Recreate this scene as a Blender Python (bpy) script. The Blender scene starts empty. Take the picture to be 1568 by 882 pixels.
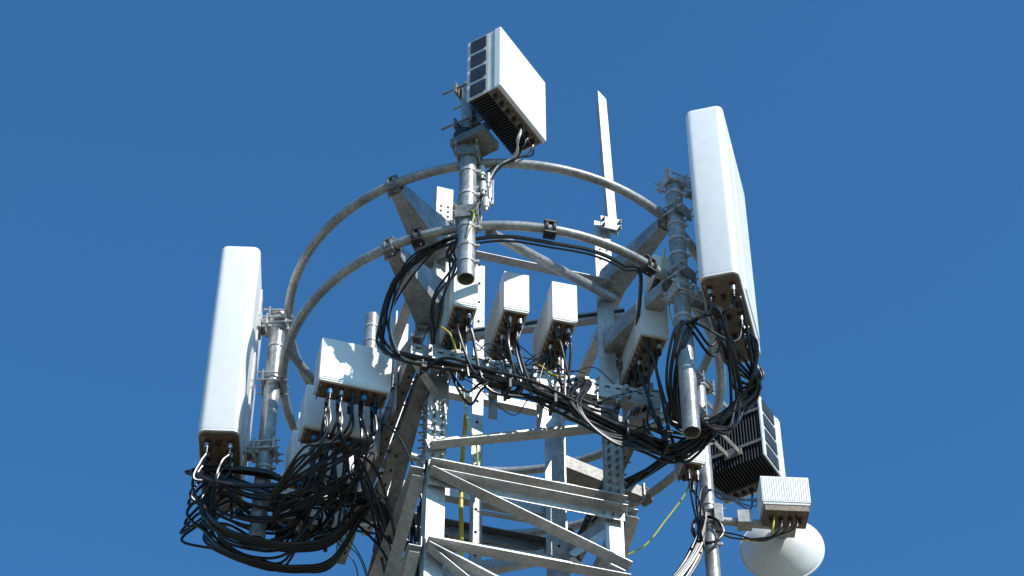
import bpy, bmesh, math, random
from mathutils import Vector as V
random.seed(11)
scene = bpy.context.scene

# ------------------------------------------------------------------ materials
def newmat(name):
    m = bpy.data.materials.new(name); m.use_nodes = True
    nt = m.node_tree
    return m, nt, nt.nodes["Principled BSDF"]

def mat_noise(name, c1, c2, scale=8, rough=(0.4, 0.6), metal=0.0, bump=0.0, detail=6, stretch=(1,1,1), fine=None, spec=0.5, big=None):
    m, nt, p = newmat(name)
    tc = nt.nodes.new('ShaderNodeTexCoord')
    mp = nt.nodes.new('ShaderNodeMapping'); mp.inputs['Scale'].default_value = stretch
    n = nt.nodes.new('ShaderNodeTexNoise'); n.inputs['Scale'].default_value = scale
    n.inputs['Detail'].default_value = detail; n.inputs['Roughness'].default_value = 0.65
    r = nt.nodes.new('ShaderNodeValToRGB')
    r.color_ramp.elements[0].position = 0.32; r.color_ramp.elements[1].position = 0.68
    r.color_ramp.elements[0].color = (*c1, 1); r.color_ramp.elements[1].color = (*c2, 1)
    nt.links.new(tc.outputs['Object'], mp.inputs['Vector'])
    nt.links.new(mp.outputs['Vector'], n.inputs['Vector'])
    nt.links.new(n.outputs['Fac'], r.inputs['Fac'])
    col = r.outputs['Color']
    for layer in (fine, big):
        if not layer: continue
        n2 = nt.nodes.new('ShaderNodeTexNoise'); n2.inputs['Scale'].default_value = layer[0]; n2.inputs['Detail'].default_value = 4
        nt.links.new(tc.outputs['Object'], n2.inputs['Vector'])
        mr = nt.nodes.new('ShaderNodeMapRange')
        mr.inputs['From Min'].default_value = 0.38; mr.inputs['From Max'].default_value = 0.6
        mr.inputs['To Min'].default_value = 1 - layer[1]; mr.inputs['To Max'].default_value = 1.0
        nt.links.new(n2.outputs['Fac'], mr.inputs['Value'])
        mx = nt.nodes.new('ShaderNodeMix'); mx.data_type = 'RGBA'; mx.blend_type = 'MULTIPLY'
        mx.inputs['Factor'].default_value = 1.0
        nt.links.new(col, mx.inputs[6]); nt.links.new(mr.outputs['Result'], mx.inputs[7])
        col = mx.outputs[2]
    nt.links.new(col, p.inputs['Base Color'])
    mr2 = nt.nodes.new('ShaderNodeMapRange')
    mr2.inputs['To Min'].default_value = rough[0]; mr2.inputs['To Max'].default_value = rough[1]
    nt.links.new(n.outputs['Fac'], mr2.inputs['Value'])
    nt.links.new(mr2.outputs['Result'], p.inputs['Roughness'])
    p.inputs['Metallic'].default_value = metal
    p.inputs['Specular IOR Level'].default_value = spec
    if bump:
        b = nt.nodes.new('ShaderNodeBump'); b.inputs['Strength'].default_value = bump; b.inputs['Distance'].default_value = 0.01
        nt.links.new(n.outputs['Fac'], b.inputs['Height']); nt.links.new(b.outputs['Normal'], p.inputs['Normal'])
    return m

M = {
 'white': mat_noise('white_radome_paint', (.80,.795,.77), (.85,.845,.83), 3, (.34,.48), 0, 0, 5, (1.6,1.6,.35), fine=(14,.04)),
 'offwhite': mat_noise('rru_casing_paint', (.64,.635,.61), (.76,.755,.73), 6, (.42,.58), 0, 0, 5, (1,1,.5), fine=(22,.10)),
 'steel': mat_noise('galvanised_steel', (.46,.455,.44), (.67,.66,.64), 9, (.26,.48), .3, .10, 8, fine=(45,.22), big=(2.2,.22)),
 'steel_dark': mat_noise('weathered_steel', (.22,.21,.195), (.40,.385,.36), 7, (.35,.6), .3, .15, 8, fine=(35,.32), big=(2.5,.25)),
 'pipe': mat_noise('galvanised_pipe', (.34,.335,.32), (.53,.52,.50), 6, (.28,.46), .35, .08, 8, fine=(40,.28), big=(3,.25)),
 'cable': mat_noise('black_cable_jacket', (.008,.008,.009), (.018,.018,.019), 20, (.25,.40), 0, 0, 3, spec=.5),
 'clamp': mat_noise('black_clamp', (.02,.019,.018), (.06,.05,.045), 30, (.4,.6), .2),
 'brown': mat_noise('connector_plate', (.17,.13,.095), (.32,.25,.19), 14, (.5,.7), .1, .1, fine=(60,.4)),
 'port': mat_noise('port_ring', (.16,.05,.035), (.26,.10,.07), 20, (.4,.6), .3),
 'dark': mat_noise('dark_recess', (.012,.012,.013), (.03,.03,.03), 20, (.5,.7)),
 'fin': mat_noise('shaded_heatsink_fin', (.028,.030,.034), (.055,.058,.063), 12, (.4,.55), .2),  # bare aluminium with its shade painted into the base colour
 'blue': mat_noise('blue_tape', (.02,.16,.40), (.04,.24,.52), 20, (.4,.6)),
 'yellow': mat_noise('yellow_hose', (.55,.40,.03), (.70,.52,.06), 12, (.4,.6)),
 'green': mat_noise('yellow_green_wire', (.40,.42,.04), (.60,.56,.06), 12, (.4,.6)),
 'silver': mat_noise('connector_metal', (.5,.5,.48), (.7,.7,.68), 20, (.25,.4), .8),
 'greywire': mat_noise('grey_wire', (.50,.48,.44), (.65,.63,.58), 20, (.4,.5)),
}

# ------------------------------------------------------------------ mesh builder
class B:
    def __init__(s): s.v=[]; s.f=[]; s.m=[]; s.mats=[]
    def mi(s, mat):
        if mat not in s.mats: s.mats.append(mat)
        return s.mats.index(mat)
    def add(s, vs, fs, mat):
        o=len(s.v); s.v.extend([tuple(p) for p in vs]); k=s.mi(mat)
        for f in fs: s.f.append([i+o for i in f]); s.m.append(k)
    def box(s, c, ux, uy, uz, hx, hy, hz, mat):
        c=V(c); ux=V(ux).normalized(); uy=V(uy).normalized(); uz=V(uz).normalized()
        vs=[c+ux*hx*a+uy*hy*b+uz*hz*d for a in(-1,1) for b in(-1,1) for d in(-1,1)]
        fs=[(0,1,3,2),(4,6,7,5),(0,4,5,1),(2,3,7,6),(0,2,6,4),(1,5,7,3)]
        s.add(vs,fs,mat)
    def boxc(s, o, ux, uy, uz, x0,x1,y0,y1,z0,z1, mat):
        o=V(o); ux=V(ux); uy=V(uy); uz=V(uz)
        s.box(o+ux*(x0+x1)/2+uy*(y0+y1)/2+uz*(z0+z1)/2, ux,uy,uz, abs(x1-x0)/2,abs(y1-y0)/2,abs(z1-z0)/2, mat)
    def loft(s, rings, mat, cap0=True, cap1=True):
        n=len(rings[0]); vs=[p for r in rings for p in r]; fs=[]
        for i in range(len(rings)-1):
            for j in range(n):
                k=(j+1)%n; fs.append((i*n+j,i*n+k,(i+1)*n+k,(i+1)*n+j))
        if cap0: fs.append(tuple(reversed(range(n))))
        if cap1: fs.append(tuple(range((len(rings)-1)*n,len(rings)*n)))
        s.add(vs,fs,mat)
    def frame(s, d):
        d=V(d).normalized(); h=V((0,0,1)) if abs(d.z)<.9 else V((1,0,0))
        a=d.cross(h).normalized(); return a, d.cross(a).normalized(), d
    def circ(s,c,a,b,r,n): return [V(c)+a*r*math.cos(2*math.pi*i/n)+b*r*math.sin(2*math.pi*i/n) for i in range(n)]
    def cyl(s,p0,p1,r,mat,n=16,r2=None):
        p0=V(p0);p1=V(p1);a,b,d=s.frame(p1-p0)
        s.loft([s.circ(p0,a,b,r,n),s.circ(p1,a,b,r if r2 is None else r2,n)],mat)
    def pipe(s,p0,p1,r,mat,n=24,w=.008):
        p0=V(p0);p1=V(p1);a,b,d=s.frame(p1-p0); ri=r-w; c=lambda p,q:s.circ(p,a,b,q,n)
        s.loft([c(p0+d*.1,ri),c(p0,ri),c(p0,r),c(p1,r),c(p1,ri),c(p1-d*.1,ri)],mat)
    def revolve(s,c,axis,prof,mat,n=48):
        a,b,d=s.frame(axis); c=V(c)
        s.loft([s.circ(c+d*t,a,b,r,n) for r,t in prof],mat)
    def tube(s,pts,r,mat,n=7):
        pts=[V(p) for p in pts]; rings=[]
        t=(pts[1]-pts[0]).normalized(); a,b,_=s.frame(t)
        for i,p in enumerate(pts):
            t2=(pts[min(i+1,len(pts)-1)]-pts[max(i-1,0)])
            if t2.length<1e-7: t2=t
            t2=t2.normalized(); q=t.rotation_difference(t2); a=q@a; b=q@b; t=t2
            rings.append(s.circ(p,a,b,r,n))
        s.loft(rings,mat)
    def L(s,p0,p1,d1,d2,w,t,mat,w2=None):
        p0=V(p0);p1=V(p1);d1=V(d1).normalized();d2=V(d2).normalized(); w2=w2 or w
        prof=[(0,0),(w,0),(w,t),(t,t),(t,w2),(0,w2)]
        s.loft([[p+d1*x+d2*y for x,y in prof] for p in (p0,p1)],mat)
    def plate(s,pts,nrm,t,mat):
        nrm=V(nrm).normalized(); s.loft([[V(p)-nrm*t/2 for p in pts],[V(p)+nrm*t/2 for p in pts]],mat)
    def bolt(s,p,d,mat='steel',r=.011,l=.012):
        p=V(p); d=V(d).normalized(); s.cyl(p,p+d*l,r,mat,6); s.cyl(p+d*l,p+d*(l+.018),r*.5,mat,8)
    def obj(s,name,parent=None,bevel=0.0):
        me=bpy.data.meshes.new(name); me.from_pydata(s.v,[],s.f)
        for k in s.mats: me.materials.append(M[k])
        me.polygons.foreach_set('material_index',s.m); me.update()
        bm=bmesh.new(); bm.from_mesh(me); bmesh.ops.recalc_face_normals(bm,faces=bm.faces); bm.to_mesh(me); bm.free()
        me.polygons.foreach_set('use_smooth',[True]*len(me.polygons)); me.set_sharp_from_angle(angle=math.radians(38))
        ob=bpy.data.objects.new(name,me); scene.collection.objects.link(ob)
        if bevel:
            md=ob.modifiers.new('bevel','BEVEL'); md.width=bevel; md.segments=2; md.limit_method='ANGLE'; md.angle_limit=math.radians(50); md.harden_normals=True
        if parent: ob.parent=parent
        return ob
def empty(name):
    e=bpy.data.objects.new(name,None); e.empty_display_size=.2; scene.collection.objects.link(e); return e

def spline(pts,k=8):
    pts=[V(p) for p in pts]; P=[pts[0]*2-pts[1]]+pts+[pts[-1]*2-pts[-2]]; out=[]
    for i in range(1,len(P)-2):
        a,b,c,d=P[i-1],P[i],P[i+1],P[i+2]
        for j in range(k):
            t=j/k
            out.append(.5*((2*b)+(c-a)*t+(2*a-5*b+4*c-d)*t*t+(3*b-a-3*c+d)*t**3))
    out.append(pts[-1]); return out
def jit(p,s): return V(p)+V((random.uniform(-s,s),random.uniform(-s,s),random.uniform(-s,s)))
rnd=random.uniform

X=V((1,0,0));Y=V((0,1,0));Z=V((0,0,1))
ang=math.radians(16)
A=V((math.cos(ang),math.sin(ang),0)); Bv=V((-math.sin(ang),math.cos(ang),0))
OX=-.04
def T(a,b,z): return V((OX,0,0))+A*a+Bv*b+Z*z
ZL,ZU,R=13.41,14.035,1.51

# ------------------------------------------------------------------ ground
def plane(name,size,z,mat):
    me=bpy.data.meshes.new(name); s=size; me.from_pydata([(-s,-s,z),(s,-s,z),(s,s,z),(-s,s,z)],[],[(0,1,2,3)])
    M[name]=mat; me.materials.append(mat); o=bpy.data.objects.new(name,me); scene.collection.objects.link(o); return o
plane('ground',3000,0,mat_noise('dry_grass_ground',(.12,.11,.06),(.28,.22,.14),.35,(.8,.95),0,.2,10,fine=(9,.4)))
g=B(); M['concrete']=mat_noise('concrete',(.30,.29,.27),(.40,.39,.37),3,(.7,.9),0,.1)
g.boxc((OX,0,0),A,Bv,Z,-1.6,1.6,-1.6,1.6,.004,.25,'concrete'); g.obj('concrete_foundation_pad',None,.02)

# ------------------------------------------------------------------ lattice tower
tower=empty('lattice_tower')
h=.64; ZT=14.64
legs=B()
for sa in(-1,1):
    for sb in(-1,1):
        legs.L(T(sa*h,sb*h,.2),T(sa*h,sb*h,ZT if sb<0 else ZT-.1),-A*sa,-Bv*sb,.12,.012,'steel')
        for zz in (12.28,9.2,6.2,3.2):
            legs.boxc(T(sa*h,sb*h,zz),-A*sa,-Bv*sb,Z,-.012,.112,-.014,-.002,-.28,.28,'steel')
            legs.boxc(T(sa*h,sb*h,zz),-A*sa,-Bv*sb,Z,-.014,-.002,-.002,.112,-.28,.28,'steel')
            for i in range(8):
                for dx in(.03,.085):
                    legs.bolt(T(sa*(h-dx),sb*(h+.014),zz-.24+i*.068),Bv*sb,'steel_dark',r=.012,l=.016)
                    legs.bolt(T(sa*(h+.014),sb*(h-dx),zz-.24+i*.068),A*sa,'steel_dark',r=.012,l=.016)
        for i in range(5):
            for dx in(.035,.085):
                c=T(sa*(h-dx),sb*(h+.003),ZT-.2-.05*i)
                legs.cyl(c,c+Bv*sb*.002,.009,'dark',10)
legs.obj('legs',tower,.003)

br=B()
def horiz(face,z,w=.085,mat='steel',off=0.0,z2=None,lo=-h,hi=h,flip=1):
    z2=z if z2 is None else z2
    e=.016+off
    if face=='F': p0,p1,n=T(lo,-h-e,z),T(hi,-h-e,z2),Bv
    if face=='K': p0,p1,n=T(lo,h+e,z),T(hi,h+e,z2),-Bv
    if face=='L': p0,p1,n=T(-h-e,lo,z),T(-h-e,hi,z2),A
    if face=='R': p0,p1,n=T(h+e,lo,z),T(h+e,hi,z2),-A
    d=(p1-p0).normalized(); up=n.cross(d).normalized()
    if up.z<0: up=-up
    br.L(p0,p1,up*flip,-n,w,.008,mat)
    for p,s in((p0,1),(p1,-1)):
        for k in(.03,.08,.14): br.bolt(p+d*s*k+up*flip*w*.55-n*.002,-n,'steel_dark',r=.012,l=.014)
def gusset(a,b,z,n,t,s=.13):
    c=T(a,b,z); br.plate([c-t*s*.2+Z*-s*.9,c+t*s*1.3-Z*s*.6,c+t*s*1.5+Z*s*.5,c+t*s*.2+Z*s*.9],n,.008,'steel')
for f in 'FKLR':
    horiz(f,11.93,.09); horiz(f,11.29,.085)
    horiz(f,13.95,.07,'steel')
horiz('F',11.86,.08,off=.012,flip=-1)
horiz('F',12.06,.085,z2=12.56,off=.02)
horiz('F',11.84,.09,z2=11.36,off=.03)
horiz('F',11.24,.08,z2=10.7,off=.02)
horiz('R',11.86,.08,z2=12.6); horiz('R',11.86,.08,z2=11.35,off=.012)
horiz('L',12.6,.08,z2=12.0,mat='steel_dark'); horiz('L',11.86,.08,z2=11.35)
horiz('K',12.0,.08,z2=12.6); horiz('K',11.35,.08,z2=11.86)
horiz('K',12.95,.07); horiz('L',13.2,.07,mat='steel_dark',z2=13.9); horiz('R',13.2,.07,z2=13.9,mat='steel_dark')
for sa in(-1,1):
    for zz in(11.93,11.29): gusset(sa*(h-.06),-h-.012,zz,Bv,-A*sa,.10); gusset(sa*(h-.06),h+.012,zz,Bv,-A*sa,.06)
z=11.29; fl=1
while z>1.3:
    zn=z-1.1
    for f in 'FKLR':
        horiz(f,zn,.08)
        if fl>0: horiz(f,z-.05,.07,z2=zn+.05,off=.01)
        else: horiz(f,zn+.05,.07,z2=z-.05,off=.01)
    fl=-fl; z=zn
br.obj('bracing',tower,.0025)

lad=B()
for x,y in((-.19,.12),(.36,.26)):
    lad.box((x,y,7.5),A,Bv,Z,.04,.012,7.3 if x<0 else 5.6,'steel')
    lad.box((x-.03,y+.03,7.0),A,Bv,Z,.006,.03,5.6,'steel')
    for k in range(60): lad.cyl((x-.0,y-.018,3+k*.2),(x,y+.018,3+k*.2),.011,'dark',8) if (x<0 or 3+k*.2<12.4) else None
zz=.5
while zz<12.9:
    lad.cyl((-.19,.12,zz),(.36,.26,zz),.017,'steel',10); zz+=.29
lad.obj('climbing_ladder',tower,.002)

# equipment frame round the tower
fr=B(); F=.82; zf=12.76
def channel(p0,p1,out,mat,hh=.07):
    d=(p1-p0).normalized()
    fr.box((p0+p1)/2,d,out,Z,(p1-p0).length/2,.005,hh,mat)
    fr.box((p0+p1)/2-out*.035+Z*(hh-.004),d,out,Z,(p1-p0).length/2,.030,.004,mat)
    fr.box((p0+p1)/2-out*.035-Z*(hh-.004),d,out,Z,(p1-p0).length/2,.030,.004,mat)
    n=int((p1-p0).length/.075)
    for i in range(n):
        q=p0+d*(.05+i*.075)
        fr.box(q+out*.0055+Z*.03,d,out,Z,.018,.0015,.007,'dark')
        if i%2==0: fr.box(q-Z*(hh+.0005)-out*.035,d,out,Z,.016,.008,.0012,'dark')
        if i%3==1: fr.bolt(q+out*.005-Z*.03,out,'steel_dark',r=.013)
channel(T(-F,-F,zf),T(F+.05,-F,zf),-Bv,'steel')
channel(T(-F,-F-.03,zf+.02),T(-F,F+.45,zf+.02),-A,'steel_dark',.09)
channel(T(F,-F+.01,zf),T(F,F,zf),A,'steel_dark')
channel(T(-F+.01,F,zf),T(F,F,zf),Bv,'steel_dark')
channel(T(-F+.10,-F+.1,zf-.02),T(-F+.1,F+.1,zf-.02),-A,'steel',.06)
for sa in(-1,1):
    for sb in(-1,1):
        fr.L(T(sa*h,sb*h,zf+.09),T(sa*F,sb*F,zf+.09),Z,A,.07,.008,'steel_dark')
        fr.L(T(sa*h,sb*h,zf-.16),T(sa*F,sb*F,zf-.10),Z,A,.07,.008,'steel')
for a in(-.50,-.17,.16,.76):
    fr.box(T(a,-F+.06+.30,zf+.25),A,Bv,Z,.03,.008,.35,'steel')
    fr.box(T(a,-F+.045,zf+.10),A,Bv,Z,.045,.005,.03,'steel_dark')
    fr.box(T(a,-F+.2,zf+.10),A,Bv,Z,.02,.18,.02,'steel')
for b in(-.50,-.05,.40,.85):
    fr.box(T(-F-.02,b,zf+.0),Bv,A,Z,.03,.008,.26,'steel')
fr.box((.27,-.34,13.70),V((1,-.10,.09)),V((.1,1,0)),V((-.09,0,1)),.56,.03,.035,'steel')
fr.box((.27,-.375,13.70),V((1,-.10,.09)),V((.1,1,0)),V((-.09,0,1)),.56,.003,.012,'dark')
for a in(-.7,-.32,.0,.35,.62):
    fr.box(T(a,-F-.03,zf-.02),A,Bv,Z,.014,.03,.05,'steel'); fr.bolt(T(a,-F-.06,zf-.02),-Bv,'steel_dark',r=.014)
for a in [-.74+.13*i for i in range(12)]:
    fr.cyl(T(a,-F-.02,zf-.06),T(a,-F-.02,zf-.19),.006,'steel',8); fr.box(T(a,-F-.03,zf-.17),A,Bv,Z,.016,.03,.012,'clamp')
fr.obj('equipment_frame',tower,.002)

# ------------------------------------------------------------------ rings
ring=B()
def ringpt(t,z,r=R): return V((OX*.5+r*math.cos(t),r*math.sin(t),z))
for zr in(ZL,ZU):
    N=128
    rings=[]
    for i in range(N):
        t=2*math.pi*i/N; c=ringpt(t,zr); rad=V((math.cos(t),math.sin(t),0))
        rings.append([c+rad*.033*math.cos(2*math.pi*j/14)+Z*.033*math.sin(2*math.pi*j/14) for j in range(14)])
    rings.append(rings[0]); ring.loft(rings,'pipe',False,False)
ring.cyl((-.10,-1.47,ZL-.02),T(h,-h,13.86),.034,'pipe')
ring.cyl(ringpt(math.radians(195),ZL),T(-h,h,13.1),.03,'pipe')
def clamp(t,z,mat='clamp',s=1.0):
    c=ringpt(t,z); rad=V((math.cos(t),math.sin(t),0)); tan=V((-math.sin(t),math.cos(t),0))
    for k in(-.022,.022):
        ring.cyl(c+tan*k*s-tan*.009,c+tan*k*s+tan*.009,.044*s,mat,16)
    ring.box(c+Z*.045*s,tan,rad,Z,.035*s,.03*s,.008,mat)
    ring.box(c-Z*.045*s,tan,rad,Z,.035*s,.03*s,.008,mat)
    ring.bolt(c+Z*.05*s+tan*.02,Z,mat); ring.bolt(c-Z*.05*s+tan*.02,-Z,mat); ring.bolt(c-Z*.05*s-tan*.02,-Z,mat)
arms=[(T(-h,-h,0),V((-.74,-1.31,0)),1.0,'pipe'),(T(h,-h,0),V((1.12,-1.01,0)),.5,'pipe'),(T(h,h,0),V((1.02,1.11,0)),.35,'steel_dark'),(T(-h,h,0),V((-1.36,.66,0)),.7,'steel_dark')]
for leg,rp,q,am in arms:
    t=math.atan2(rp.y,rp.x-OX*.5); e=ringpt(t,0); d=(e-leg).normalized(); s=d.cross(Z)
    for zr in(ZL,ZU):
        clamp(t,zr,'steel_dark',1.1)
        p=leg-d*.02; Lh=.17*q; Eh=.05
        for sg in(-1,1):
            w0,w1=.11*sg*(q+1)/2,.035*sg
            ring.plate([p+s*w0+Z*(zr-Lh),e-d*.03+s*w1+Z*(zr-Eh),e-d*.03+s*w1+Z*(zr+Eh),p+s*w0+Z*(zr+Lh)],s,.008,am)
        ww=.106*(q+1)/2
        ring.plate([p+s*ww+Z*(zr-Lh),p-s*ww+Z*(zr-Lh),e-d*.03-s*.031+Z*(zr-Eh),e-d*.03+s*.031+Z*(zr-Eh)],(Z*1.0+d*.2),.008,am)
        ring.box(p+Z*zr,s,d,Z,.13*q+.01,.008,.2*q,'steel_dark')
        ring.box(e+Z*zr-d*.04,s,d,Z,.06,.006,.07,'pipe')
        for sx in(-.12*q,.12*q):
            for sz in(-.16*q,.16*q): ring.bolt(p+Z*(zr+sz)+s*sx+d*.008,d)
for t,z in((-78,ZL),(-50,ZL),(-111,ZL)): clamp(math.radians(t),z,'clamp',1.15)
ring.obj('circular_antenna_mount',None,.002)

# ------------------------------------------------------------------ mast pipes
def mast(x,y,z0,z1,r=.053,bands=(),couple=True):
    b=B(); b.pipe((x,y,z0),(x,y,z1),r,'pipe')
    for zz in bands:
        b.cyl((x,y,zz-.012),(x,y,zz+.012),r+.006,'steel',24); b.box((x+r+.012,y-.02,zz),X,Y,Z,.014,.01,.011,'steel')
    if couple:
        for zr in(ZL,ZU):
            if z0<zr<z1:
                t=math.atan2(y,x); rad=V((math.cos(t),math.sin(t),0)); tan=V((-math.sin(t),math.cos(t),0))
                c=V((x,y,zr))
                for sgn in(-1,1):
                    b.box(c+rad*sgn*(r+.008)+Z*0,tan,rad,Z,.085,.006,.055,'steel_dark')
                for k in(-.07,.07):
                    for q in(-.035,.035):
                        b.cyl(c+tan*k+Z*q-rad*(r+.05),c+tan*k+Z*q+rad*(r+.05),.007,'steel',8)
    return b
PC=(-.24,-1.575)
b=mast(*PC,12.83,14.78,.056,(12.97,13.12,13.3,13.62,13.85))
for k,(dx,dz) in enumerate(((.10,13.78),(.13,13.86),(.09,13.94),(.14,13.70),(.12,13.62))):
    p=V((PC[0]+dx,PC[1]+.05,dz)); b.cyl(p-Z*.05,p+Z*.04,.022,'silver' if k%2 else 'offwhite',14); b.cyl(p-Z*.08,p-Z*.05,.014,'silver',10)
b.box((PC[0]+.10,PC[1]+.09,13.80),X,Y,Z,.07,.012,.16,'steel')
b.cyl((PC[0]-.02,PC[1],14.10),(PC[0]-.02,PC[1],14.24),.085,'clamp',20)
b.box((PC[0]+.04,PC[1]-.03,14.12),V((.845,-.534,0)),V((.534,.845,0)),Z,.13,.10,.035,'steel_dark')
b.obj('antenna_mast_pipe',None,.002)
PL=(-1.60,-.06)
mast(*PL,11.98,14.10,.056,(13.93,13.75,12.75,12.6,12.45)).obj('antenna_mast_pipe',None,.002)
PR=(1.16,-1.06)
mast(*PR,11.99,14.34,.057,(14.22,13.9,13.75,13.6,13.2,13.0)).obj('antenna_mast_pipe',None,.002)
P2=(1.385,.42)
mast(*P2,11.2,13.9,.05,(12.7,12.35,11.9)).obj('antenna_mast_pipe',None,.002)
b=mast(-.98,.42,12.9,14.58,.05,(14.45,14.3,14.1,13.9),couple=False)
for zz in(13.2,13.9): b.box((-.92,.44,zz),X,Y,Z,.07,.03,.03,'steel')
b.obj('antenna_mast_pipe',None,.002)

# ------------------------------------------------------------------ connectors
def conn(b,p,r=.013,l=.035,mat='port'):
    p=V(p); b.cyl(p+Z*.002,p-Z*.008,r*1.5,mat,14); b.cyl(p-Z*.008,p-Z*l,r,'dark',12)
def plug(b,p,tip='silver'):
    p=V(p); b.cyl(p-Z*.012,p-Z*.05,.017,tip,12); b.cyl(p-Z*.05,p-Z*.10,.0145,'cable',10)

# ------------------------------------------------------------------ panel antennas
def rrect(w,d,r,seg=6):
    out=[]
    for cx,cy,a0 in((w/2-r,d/2-r,0),(-w/2+r,d/2-r,90),(-w/2+r,-d/2+r,180),(w/2-r,-d/2+r,270)):
        for i in range(seg+1):
            t=math.radians(a0+90*i/seg); out.append((cx+r*math.cos(t),cy+r*math.sin(t)))
    return out
def panel_antenna(c,n,w,depth,z0,z1,pole,skip=()):
    e=empty('panel_antenna'); n=V(n).normalized(); t=Z.cross(n); c=V(c)
    b=B()
    def sec(z,sx,sy): return [c+n*x*sx+t*y*sy+Z*z for x,y in rrect(depth,w,.05)]
    b.loft([sec(z0+.012,.97,.985),sec(z0+.03,1,1),sec(z1-.05,1,1),sec(z1-.015,.97,.985),sec(z1,.88,.95)],'white')
    b.boxc(c+n*(depth/2-.004),t,n,Z,-w*.18,-w*.46 if n.x<0 else w*.40,0,.012,z0+.1,z1-.14,'white')
    b.boxc(c-n*(depth/2-.002),t,n,Z,-.05,.05,-.012,0,z0+.06,z1-.08,'offwhite')
    b.obj('radome',e,.004)
    b=B()
    b.loft([sec(z0-.012,.93,.96),sec(z0+.011,.93,.96)],'brown')
    b.loft([sec(z0-.001,.985,.993),sec(z0+.011,.985,.993)],'white')
    pts=[]
    for i in range(8):
        for sx in(-.075,0,.075):
            if sx==0 and i%2==0: continue
            p=c+n*sx+t*(-w/2+.09+i*(w-.18)/7)+Z*(z0-.012); conn(b,p,.014)
            if sx!=0 and i not in skip: pts.append(p)
    for i in range(6):
        b.bolt(c+n*(.105 if i%2 else -.105)+t*(-w/2+.07+i*(w-.14)/5)+Z*(z0-.012),-Z,r=.007,l=.006)
    for p in pts: plug(b,p-Z*.02,'silver' if random.random()<.7 else 'blue')
    b.obj('connector_plate',e,.001)
    b=B(); pole=V((*pole,0)); back=c-n*depth/2; dd=(back-pole); dd.z=0; L=dd.length; d=dd.normalized(); s=d.cross(Z)
    for zz in(z0+.18,z1-.42):
        zc=Z*zz
        b.box(back-n*.012+zc,t,n,Z,.07,.012,.06,'steel')
        for sg in(-1,1): b.box(pole+d*L*.5+s*.04*sg+zc,d,s,Z,L*.5-.01,.005,.045,'steel')
        b.box(pole+d*.066+zc,s,d,Z,.085,.008,.05,'steel'); b.box(pole-d*.066+zc,s,d,Z,.085,.008,.05,'steel')
        for k in(-.07,.07):
            for q in(-.03,.03): b.cyl(pole+s*k+zc+Z*q-d*.11,pole+s*k+zc+Z*q+d*.1,.007,'steel',8); b.bolt(pole+s*k+zc+Z*q-d*.074,-d,r=.013)
        b.cyl(pole+d*L*.75-s*.06+zc,pole+d*L*.75+s*.06+zc,.012,'steel',10)
    b.obj('mounting_brackets',e,.002)
    return pts
bl=V((.25,.968,0)).normalized()
nR=V((bl.y,-bl.x,0))
cR=V((1.245,-1.37,0))+nR*.13+bl*.41
ptsR=panel_antenna(cR,nR,.83,.265,13.06,14.77,PR,skip=(1,2))
ptsL=panel_antenna((-1.885,-.055,0),(-1,-.05,0),.80,.28,12.59,14.40,PL)

# ------------------------------------------------------------------ radios
def radio(corner,ux,uy,w,d,hh,rows=4,cols=2,tips='silver'):
    e=empty('remote_radio_unit'); c=V(corner); ux=V(ux).normalized(); uy=V(uy).normalized()
    b=B()
    b.boxc(c,ux,uy,Z,0,w,0,d*.24,.0,hh,'white')
    b.boxc(c,ux,uy,Z,.008,w-.008,d*.24-.002,d-.03,.006,hh-.006,'offwhite')
    b.boxc(c,ux,uy,Z,.018,w-.018,-.003,.004,.014,hh-.014,'white')
    n=int((d*.72)/.022)
    for i in range(n):
        y=d*.27+i*.022
        b.boxc(c,ux,uy,Z,-.002,.0085,y,y+.008,.02,hh-.02,'offwhite')
        b.boxc(c,ux,uy,Z,w-.0085,w+.002,y,y+.008,.02,hh-.02,'offwhite')
    b.boxc(c,ux,uy,Z,.0,w,d-.028,d,.02,hh-.02,'offwhite')
    b.obj('casing',e,.004)
    b=B(); b.boxc(c,ux,uy,Z,.014,w-.014,.02,d-.02,-.008,.007,'brown')
    b.boxc(c,ux,uy,Z,.004,w-.004,.004,.022,-.012,.006,'offwhite')
    pts=[]
    for i in range(rows):
        for j in range(cols):
            p=c+ux*(w*(j+.5)/cols*.8+w*.1)+uy*(d*(i+.6)/(rows+.2))-Z*.008
            conn(b,p,.012 if (i+j)%3 else .018); pts.append(p)
    for i in range(rows*3):
        b.bolt(c+ux*(.022 if i%2 else w-.022)+uy*(d*.08+d*.84*i/(rows*3-1))-Z*.008,-Z,r=.006,l=.005)
    use=[p for i,p in enumerate(pts) if tips=='blue' or i%3!=2]
    if tips:
        for i,p in enumerate(use): plug(b,p-Z*.02,'blue' if (tips=='blue' and i%3==0) else ('silver' if i%2 else 'dark'))
    b.obj('connector_base',e,.001)
    b=B(); q=c+ux*w/2+uy*(d+.0)
    b.boxc(q,ux,uy,Z,-.04,.04,.0,.02,.06,hh-.06,'steel_dark')
    b.obj('mounting_bracket',e,.002)
    return use
yaw=math.radians(14.5); U=V((math.cos(yaw),math.sin(yaw),0)); W=V((-math.sin(yaw),math.cos(yaw),0))
front=[]
front.append(radio(T(-.60,-1.04,13.05),U,W,.165,.50,.35,6))
front.append(radio(T(-.265,-1.058,13.085),U,W,.172,.52,.35,6))
front.append(radio(T(.065,-1.058,13.085),U,W,.172,.52,.35,6))
front.append(radio(T(.675,-1.058,13.12),U,W,.195,.54,.37,6))
left=[]
for i,bb in enumerate((-.60,-.16,.28,.72)):
    left.append(radio(T(-1.36,bb,12.58-.01*i),A,Bv,.47,.19,.37,2,5,'blue'))
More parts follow.
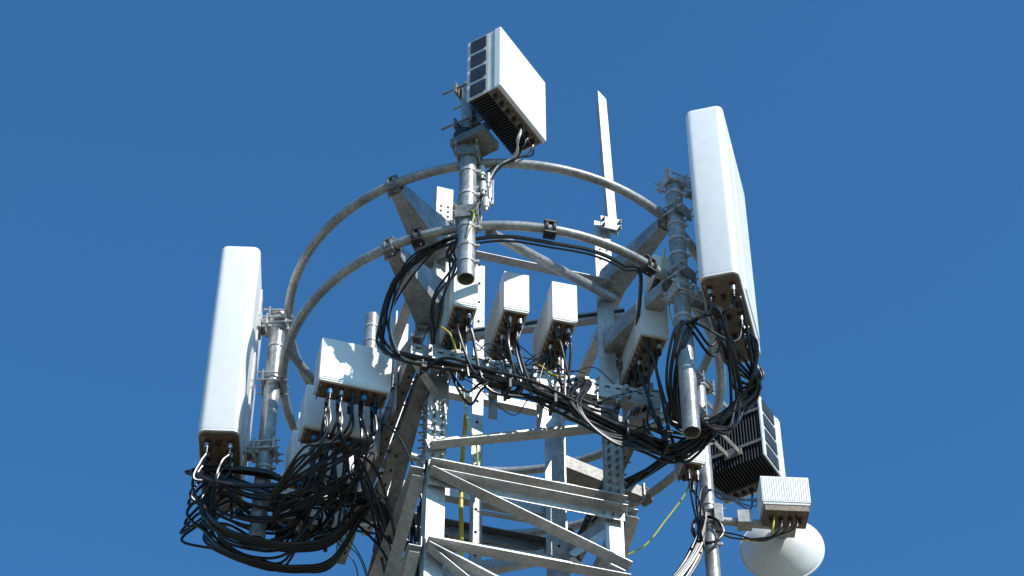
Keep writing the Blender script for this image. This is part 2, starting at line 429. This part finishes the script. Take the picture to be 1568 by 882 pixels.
small=radio((1.19,-.15,12.62),V((1,.25,0)),V((-.25,1,0)),.15,.22,.24,2,2)
radio((1.0,-.98,13.52),V((1,.3,0)),V((-.3,1,0)),.12,.2,.2,2,2,False)
radio((-1.42,.10,13.05),V((1,.1,0)),V((-.1,1,0)),.14,.15,.24,2,2,False)

# ------------------------------------------------------------------ active antennas
def active(c,n,w,hh,z0,pole,fd=.10,ah=.05):
    e=empty('active_antenna_unit'); n=V(n).normalized(); t=Z.cross(n); c=V(c); c.z=z0
    b=B()
    b.boxc(c,n,t,Z,.05,.105,-w/2,w/2,0,hh,'white'); b.obj('radome',e,.010)
    b=B()
    b.boxc(c,n,t,Z,.01,.049,-w/2+.008,w/2-.008,.006,hh-.006,'offwhite')
    b.boxc(c,n,t,Z,-fd+.03,.0095,-w/2+.02,w/2-.02,.045,hh-.045,'dark')  # near-black core stands in for the shade in the fin gaps
    nf=int(w/.0225)
    for i in range(nf):
        y=-w/2+.012+i*(w-.024)/(nf-1)
        edge=i in(0,nf-1); hw=.006 if edge else .0035
        b.boxc(c,n,t,Z,-fd if not edge else -fd-.005,.0095,y-hw,y+hw,.006,hh-.006,'offwhite' if edge else 'fin')
    for k in range(4):
        za=hh*(.04+.245*k)
        for sg in(-1,1): b.boxc(c,n,t,Z,-fd*.85,-.01,sg*(w/2-.001),sg*(w/2+.0015),za,za+hh*.19,'fin')
    for k in(1,3):
        b.boxc(c,n,t,Z,-fd-.012,-fd-.001,-w/2+.01,w/2-.01,hh*.25*k-.012,hh*.25*k+.012,'steel_dark')
    b.boxc(c,n,t,Z,.0,.075,-w/2+.012,w/2-.012,-.006,.005,'brown')
    pts=[]
    for i in range(7):
        p=c+n*.028+t*(-w/2+.06+i*(w-.12)/6)-Z*.006; conn(b,p,.013,.03,'dark'); pts.append(p)
    for i in range(14): b.bolt(c+n*(.06 if i%2 else .05)+t*(-w/2+.04+i*(w-.08)/13)-Z*.006,-Z,'dark',r=.006,l=.004)
    b.obj('heatsink_body',e,.0012)
    b=B(); pole=V((*pole,0)); back=c-n*(fd+.01); dd=back-pole; dd.z=0; L=dd.length; d=dd.normalized(); s=d.cross(Z)
    for zz in(z0+.12,z0+hh-.14):
        zc=Z*zz; bk=V((back.x,back.y,0))
        b.box(bk+zc+n*.006,t,n,Z,.07,.008,ah+.01,'steel_dark')
        for sg in(-1,1): b.box(pole+d*L*.5+s*.045*sg+zc,d,s,Z,L*.5,.005,ah,'steel_dark')
        b.box(pole+d*.064+zc,s,d,Z,.09,.008,.05,'steel_dark'); b.box(pole-d*.064+zc,s,d,Z,.09,.008,.05,'steel_dark')
        for k in(-.075,.075):
            b.cyl(pole+s*k+zc-d*.17,pole+s*k+zc+d*.08,.008,'steel_dark',8); b.bolt(pole+s*k+zc-d*.075,-d,r=.014)
    b.obj('mounting_brackets',e,.002)
    return pts
aC=active((.04,-1.74,0),(.845,-.534,0),.58,.64,14.21,PC,.16)
nA=V((.5,.86,0)).normalized(); tA=V((nA.y,-nA.x,0))
P0=V((1.83,.62,0)); cA=P0+nA*.26-tA*.24
aR=active(cA,nA,.49,.61,13.39,P2,.24,.025)

# ------------------------------------------------------------------ microwave dish
e=empty('microwave_dish'); b=B(); c=V((1.915,.80,12.66)); ax=V((.10,1,.0)).normalized()
b.revolve(c,ax,[(.05,-.17),(.09,-.165),(.145,-.14),(.20,-.10),(.245,-.05),(.274,-.015),(.284,.008),(.284,.035),(.272,.042),(.12,.046),(.01,.047)],'white')
b.revolve(c,ax,[(.284,.004),(.292,.006),(.292,.022),(.284,.024)],'offwhite')
b.obj('reflector',e)
b=B(); o=V((1.90,.38,12.61)); ux=V((1,.06,0)).normalized(); uy=V((-.06,1,0)).normalized()
b.boxc(o,ux,uy,Z,-.165,.165,-.09,.09,.02,.25,'white')
b.boxc(o,ux,uy,Z,-.15,.15,-.08,.1,-.05,.022,'brown')
b.boxc(o,ux,uy,Z,-.16,.16,-.085,.1,.0,.021,'offwhite')
for i in range(20): b.boxc(o,ux,uy,Z,-.158+i*.0164,-.148+i*.0164,-.093,-.088,.03,.24,'white')
for i in range(4): conn(b,o+ux*(-.1+i*.065)-Z*.05,.014)
b.cyl(o+uy*.09+Z*.05,c-ax*.16,.06,'steel_dark',20)
b.boxc(o,ux,uy,Z,-.08,.08,.085,.16,-.08,.12,'steel')
b.obj('outdoor_radio',e,.004)
b=B(); p=V((P2[0],P2[1],12.58))
b.cyl(p,o+uy*.11+Z*-.02,.03,'steel',16); b.box(p+X*.06,X,Y,Z,.03,.08,.08,'steel'); b.box(p-X*.06,X,Y,Z,.008,.08,.08,'steel')
b.box(p+V((.24,0,.0)),X,Y,Z,.05,.05,.055,'steel')
for k in(-.06,.06):
    for q in(-.05,.05): b.cyl(p+Y*k+Z*q-X*.1,p+Y*k+Z*q+X*.11,.007,'steel',8)
b.obj('mounting_arm',e,.002)

# ------------------------------------------------------------------ lightning rod
b=B(); base=T(h-.02,-h-.03,14.5); top=V((base.x-.04,base.y,16.04)); d=(top-base).normalized()
b.L(base,top,A,Bv,.066,.007,'steel')
b.plate([top,top+A*.066,top+d*.09],Bv,.007,'steel')
b.box(base+Z*.08-Bv*.02,A,Bv,Z,.07,.008,.06,'steel')
for k in(-.05,.07): b.bolt(base+A*k+Z*.1-Bv*.03,-Bv,'steel_dark',r=.014); b.bolt(base+A*k+Z*.04-Bv*.03,-Bv,'steel_dark',r=.014)
b.obj('lightning_rod',None,.002)

# ------------------------------------------------------------------ cables
def rc_(b,pts,r=.0105,mat='cable'): b.tube(spline(pts,7),r,mat)
cab=B()
route=[T(-.62,-.92,12.60),T(-.35,-.94,12.54),T(-.05,-.94,12.50),T(.22,-.93,12.44),T(.45,-.92,12.34),T(.7,-.90,12.29),T(.95,-.85,12.31),V((1.40,-.68,12.47)),V((1.62,-.72,12.70))]
ra=[-.62,-.35,-.05,.22,.45,.7,.95,1.2,1.4]
allf=[]
for k,grp in enumerate(front):
    a0=(-.55,-.2,.13,.72)[k]
    for p in grp: allf.append((p,a0))
random.shuffle(allf)
tgt=list(ptsR); random.shuffle(tgt)
for i,(p,a0) in enumerate(allf[:len(tgt)]):
    q=tgt[i]; st=p-Z*.11; off=V((0,rnd(-.05,.05),rnd(-.075,.06)))
    pts=[p-Z*.05,st,st-Z*.09+A*.02+jit((0,0,0),.02)]
    for rp,aa in zip(route,ra):
        if aa>a0+.02: pts.append(rp+off+jit((0,0,0),.016))
    pts+= [q-Z*rnd(.24,.32)+V((.04,0,0))+jit((0,0,0),.02),q-Z*.13,q-Z*.06]
    rc_(cab,pts)
for i in range(7):
    off=V((0,rnd(-.05,.05),rnd(-.06,.05)))
    s=random.choice((0,0,1,2)); pts=[rp+off+jit((0,0,0),.015) for rp in route[s:7]]
    q=V((1.25,-.55,12.45)); pts+=[jit(q,.06),jit(T(.8,-.4,12.45),.06),jit(T(.5,-.3,12.2),.08)]
    if s==0: pts=[T(-.75,-.7,12.62)+jit((0,0,0),.04)]+pts
    rc_(cab,pts)
for k,grp in enumerate(front):
    for n_,p in enumerate(grp):
        if n_%2==0:
            a0=(-.55,-.2,.13,.72)[k]; L=rnd(.14,.36)
            e2=T(a0+rnd(.0,.25),-.9+rnd(-.04,.06),12.54-.1*(k==3))
            rc_(cab,[p-Z*.04,p-Z*.12,p-Z*(.12+L*.6)+jit((0,-.03,0),.02),(p+e2)/2-Z*L+jit((0,-.04,0),.03),e2+jit((0,0,0),.03),e2+A*.25-Z*.03],.0085)
for i in range(5):
    o=.018*i+rnd(-.012,.012); o2=.02*i+rnd(-.02,.02)
    rc_(cab,[T(.24,-.60,13.02),T(.28,-.72,12.92),T(.30+o,-.90,12.72),T(.20+o2,-.97,12.50-o),T(.26+o,-.97,12.34-o2),T(.42+o,-.95,12.24-o),T(.62,-.93,12.25-o2),T(.85,-.88,12.32-o)],.0095)
for i in range(9):
    q=ptsR[(i*3)%len(ptsR)]; xx=rnd(1.0,1.25); o=rnd(-.06,.06)
    rc_(cab,[q-Z*.05,q-Z*.14,q-Z*.30+X*.07+jit((0,0,0),.02),V((1.52+o,-.75,12.60+o)),V((xx+.22,-.72,12.36+o)),V((xx,-.75+o,12.42)),V((1.12,-.92,12.62+o)),V((1.13+o*.4,-.98,12.95))],.0105)
for i in range(5):
    q=ptsR[i%5]; o=.02*i+rnd(-.01,.01)
    rc_(cab,[q-Z*.05,q-Z*.13,q+V((-.05-o*.4,.0,-.26)),V((1.22-o,-1.18,12.86)),V((1.13-o,-1.10,12.66)),V((1.09-o*.6,-.92,12.46)),V((1.16,-.72,12.32)),V((1.34,-.62,12.36))],.0095)
# cable ties round the trunk
for a,z_ in((-.2,12.52),(.1,12.47),(.58,12.31),(.85,12.30)):
    c=T(a,-.92,z_); cab.box(c,A,Bv,Z,.008,.07,.078,'clamp')
cab.obj('feeder_cable_bundle',None)

lc=B()
lt=[p for g in left for p in g]
src=sorted(ptsL,key=lambda p:p.y)
ends=sorted(random.sample(left[0]+left[1]+left[2],15),key=lambda p:-p.y)
# main sweep: panel -> down and outward -> under the mast -> up to the radios, three strands
for i,q in enumerate(ends):
    p=src[i%len(src)]; strand=i%3; k=i//3
    zz=(12.20,12.08,11.97)[strand]+.022*k; out=.06+.022*k; yy=p.y*.55+(-.12,-.02,.06)[strand]
    mid=[V((p.x-out*.5,p.y-.01,12.38)), V((p.x-out,p.y-.02,12.22)), V((-1.86+.01*k,yy,zz+.05)), V((-1.64,yy+.03,zz-.035)), V((-1.42,yy+.06,zz-.01)), V((-1.22,(yy+q.y)/2,zz+.09))]
    mid=[jit(m_,.010) for m_ in mid]
    rc_(lc,[p-Z*.05,p-Z*.12]+mid+[q-Z*.36+V((-.03,0,0)),q-Z*.2,q-Z*.11,q-Z*.05],.0100)
# coiled spare length tied to the mast
for (cx,cy,cz,r1,r2,n_,tw) in((-1.72,-.27,12.36,.25,.13,5,.4),(-1.52,-.05,12.27,.20,.15,4,-.2)):
    for i in range(n_):
        a1=r1+.016*i+rnd(-.008,.008); a2=r2+.012*i+rnd(-.006,.006); ph=.25*i; pts=[]
        for j in range(13):
            t=ph+j*2*math.pi/9; pts.append(V((cx+a1*math.cos(t),cy+a2*.7*math.sin(t+tw)+j*.004,cz+a2*math.sin(t))))
        pts+=[jit(V((-1.30,cy+.15,cz-.12)),.02),jit(T(-1.02,.1,12.2),.03),jit(T(-.8,.1,12.3),.04)]
        rc_(lc,pts,.0100)
# low strand drooping below everything
for i in range(9):
    y0=-.2+.045*i; s=11.87+.022*(i%5)
    rc_(lc,[V((-1.92,y0,12.40)),V((-1.955-.01*(i%3),y0,12.18)),V((-1.80,y0,s+.10)),V((-1.56,y0,s)),V((-1.33,y0+.05,s+.01)),V((-1.12,y0+.12,s+.14)),jit(T(-.82,.1,12.25),.04),jit(T(-.6,.2,12.0),.06)],.0105)
# curtains falling from the first radios
for gi,g_ in enumerate(left[:3]):
    for i,p in enumerate(g_):
        if (i+gi)%4==3: continue
        dz=.03*(i%5)
        rc_(lc,[p-Z*.05,p-Z*.15,p-Z*.32+V((.015,0,0)),p-Z*(.46-dz)+V((-.04,.03,0)),V((p.x-.16,p.y+.05,12.05+dz)),V((-1.50,p.y*.5+.05,12.03+dz))],.0095)
lc.obj('feeder_cable_bundle',None)

lc=B()
for i in range(8):
    p=random.choice(left[0]+left[1]); 
    rc_(lc,[p-Z*.1,p-Z*.25,jit(p-Z*.42+V((.05,.05,0)),.03),jit(T(-.92,rnd(-.3,.5),12.25),.05),jit(T(-.66,rnd(-.1,.4),11.8),.06),jit(T(-.5,.3,11.0),.08)],.0095)
for i in range(14):
    x=rnd(-.4,-.1); y=rnd(.2,.42)
    rc_(lc,[jit(V((-.6,.3,12.6)),.1),V((x-.3,y,12.1)),V((x-.25,y,11.4)),V((x-.2,y,10)),V((x-.2,y,6)),V((x-.2,y,.3))],.011)
lc.obj('trunk_cable_run',None)

tc=B()
for i,p in enumerate(aC[4:]*2):
    m='cable' if i%3 else 'greywire'; r=.0065
    p=jit(p,.006); p.z=14.2
    rc_(tc,[p,p-Z*.05,p-Z*.10+V((-.02,.02,0))+jit((0,0,0),.012),jit(V((.06,-1.56,14.03)),.02),jit(V((-.08,-1.52,13.95)),.03),jit(V((-.15,-1.50,13.7)),.02),jit(V((-.2,-1.49,13.4)),.03),jit(V((-.4,-1.42,13.34)),.02),jit(V((-.62,-1.27,13.25)),.03),jit(V((-.76,-1.08,13.02)),.03),jit(V((-.68,-1.0,12.74)),.03),jit(V((-.5,-1.0,12.66)),.03)],r,m)
for i in range(5):
    s=.02
    rc_(tc,[jit(V((-.17,-1.49,13.55)),.03),jit(V((-.27,-1.45,13.34)),.02),jit(V((-.48,-1.37,13.31)),s),jit(V((-.70,-1.2,13.2)),s),jit(V((-.80,-1.04,13.0)),.03),jit(V((-.77,-.97,12.82)),.03),jit(V((-.60,-1.02,12.68)),.03),jit(T(-.3,-.95,12.58),.03)],.0095)
for i in range(4):
    rc_(tc,[jit(V((-.2,-1.48,13.4)),.02),jit(V((-.34,-1.42,13.28)),.03),jit(V((-.32,-1.35,13.18)),.04),jit(V((-.45,-1.2,13.05)),.06),jit(V((-.5,-1.02,12.8)),.05)],.008)
pts=[ringpt(math.radians(t),ZL-.085+.012*math.sin(t),R-.03) for t in range(-97,-48,5)]+[T(h+.08,-h-.15,13.25),T(h+.04,-h-.05,12.9)]
rc_(tc,pts,.014)
rc_(tc,[p+V((0,.02,-.02)) for p in pts],.008)
tc.obj('jumper_cable_run',None)

rc=B()
for i in range(16):
    o=jit((0,0,0),.045)
    rc_(rc,[jit(V((1.33,.30,12.45)),.04)+o*.4,V((1.28,.28,12.25))+o,V((1.18,.24,12.0))+o,V((1.02,.18,11.72))+o,V((.84,.1,11.45))+o,V((.6,.1,11.1))+o,V((.4,.15,10.4))+o,V((.4,.15,4))+o],.012)
for i,p in enumerate(aR[:4]):
    rc_(rc,[p,p-Z*.08,p-Z*.2+jit((-.05,0,0),.03),jit(V((1.5,.5,12.9)),.06),jit(V((1.36,.36,12.8)),.03),jit(V((1.32,.32,12.5)),.03)],.007)
for p in small:
    rc_(rc,[p-Z*.05,p-Z*.12,jit(V((1.27,0,12.35)),.03),jit(V((1.3,.25,12.2)),.03)],.007)
for i in range(5):
    a=rnd(0,6); rc_(rc,[V((1.36+.10*math.cos(a+j*.8),.33,12.42+.12*math.sin(a+j*.8))) + jit((0,0,0),.01) for j in range(9)],.005)
for i in range(4):
    rc_(rc,[V((1.82+i*.05,.36,12.56)),V((1.8+i*.05,.34,12.44)),jit(V((1.75,.4,12.38)),.02),jit(V((1.55,.4,12.4)),.02),V((1.42,.38,12.45))],.006,'cable' if i else 'green')
rc.obj('feeder_cable_bundle',None)

w=B()
rc_(w,[V((1.25,-.05,12.6)),V((1.2,0,12.45)),V((1.05,0,12.2)),V((.92,0,12.0)),V((.78,0,11.9))],.006,'green')
rc_(w,[V((1.08,-1.0,13.75)),V((1.06,-1.0,13.55)),V((1.14,-1.0,13.4)),V((1.08,-1.0,13.2)),V((1.1,-1,13.0))],.006,'green')
rc_(w,[V((-.3,-1.56,13.62)),V((-.31,-1.6,13.45)),V((-.2,-1.66,13.38)),V((-.22,-1.66,13.2)),V((-.3,-1.55,13.05))],.005,'green')
rc_(w,[T(-.36,-.5,12.6),T(-.38,-.5,12.2),T(-.37,-.45,11.9),T(-.36,-.45,11.3),T(-.36,-.45,9)],.015,'yellow')
rc_(w,[T(-.45,-.75,12.6),T(-.40,-.72,12.3),T(-.34,-.7,12.15),T(-.3,-.6,11.9)],.006,'green')
rc_(w,[T(-.66,-.95,12.9),T(-.6,-.99,12.8),T(-.55,-.97,12.66)],.007,'yellow')
rc_(w,[T(.0,-.75,12.9),T(.02,-.9,12.78),T(.1,-.92,12.7),T(.2,-.9,12.72)],.006,'yellow')
w.obj('earthing_wire_run',None)
w=B()
for i in range(20):
    a=rnd(-.6,.5); s=T(a,-.9,rnd(12.5,12.95)); d=rnd(.1,.4)
    rc_(w,[s,s+A*d*.4-Z*rnd(0,.2)+jit((0,0,0),.04),s+A*d-Z*rnd(.0,.25)+jit((0,0,0),.04),s+A*(d+.15)+jit((0,0,0),.06)],.004)
for i in range(8):
    b_=rnd(-.6,.8); s=T(-.85,b_,12.7)
    rc_(w,[s,jit(s-Z*.25-A*.1,.04),jit(s-Z*.45+A*.05,.04),jit(s-Z*.7+A*.15,.06)],.004)
w.obj('loose_wire_run',None)

# ------------------------------------------------------------------ world, sun, camera
S=V((.62,-.64,.73)).normalized()
el=math.asin(S.z); rot=math.atan2(S.x,S.y)
wd=bpy.data.worlds.new('World'); scene.world=wd; wd.use_nodes=True
nt=wd.node_tree; bg=nt.nodes['Background']; sk=nt.nodes.new('ShaderNodeTexSky'); sk.sky_type='NISHITA'
sk.sun_disc=False; sk.sun_elevation=el; sk.sun_rotation=rot; sk.altitude=0; sk.air_density=1.0; sk.dust_density=.6; sk.ozone_density=3
mx=nt.nodes.new('ShaderNodeMix'); mx.data_type='RGBA'; mx.blend_type='MULTIPLY'; mx.inputs['Factor'].default_value=1
mx.inputs[7].default_value=(.42,.94,1.22,1)
nt.links.new(sk.outputs['Color'],mx.inputs[6]); nt.links.new(mx.outputs[2],bg.inputs['Color']); bg.inputs['Strength'].default_value=.15
sl=bpy.data.lights.new('sun','SUN'); sl.energy=5.0; sl.angle=math.radians(.5); sl.color=(1,.965,.91)
so=bpy.data.objects.new('sun',sl); so.rotation_euler=S.to_track_quat('Z','Y').to_euler(); scene.collection.objects.link(so)
cm=bpy.data.cameras.new('camera'); co=bpy.data.objects.new('camera',cm); scene.collection.objects.link(co)
co.location=(.05,-11.97,1.6); co.rotation_euler=(math.radians(90+47),0,0); cm.lens=85.55; cm.sensor_width=36; cm.clip_end=10000; cm.clip_start=.1
scene.camera=co
scene.view_settings.view_transform='Standard'; scene.view_settings.look='None'; scene.view_settings.exposure=0
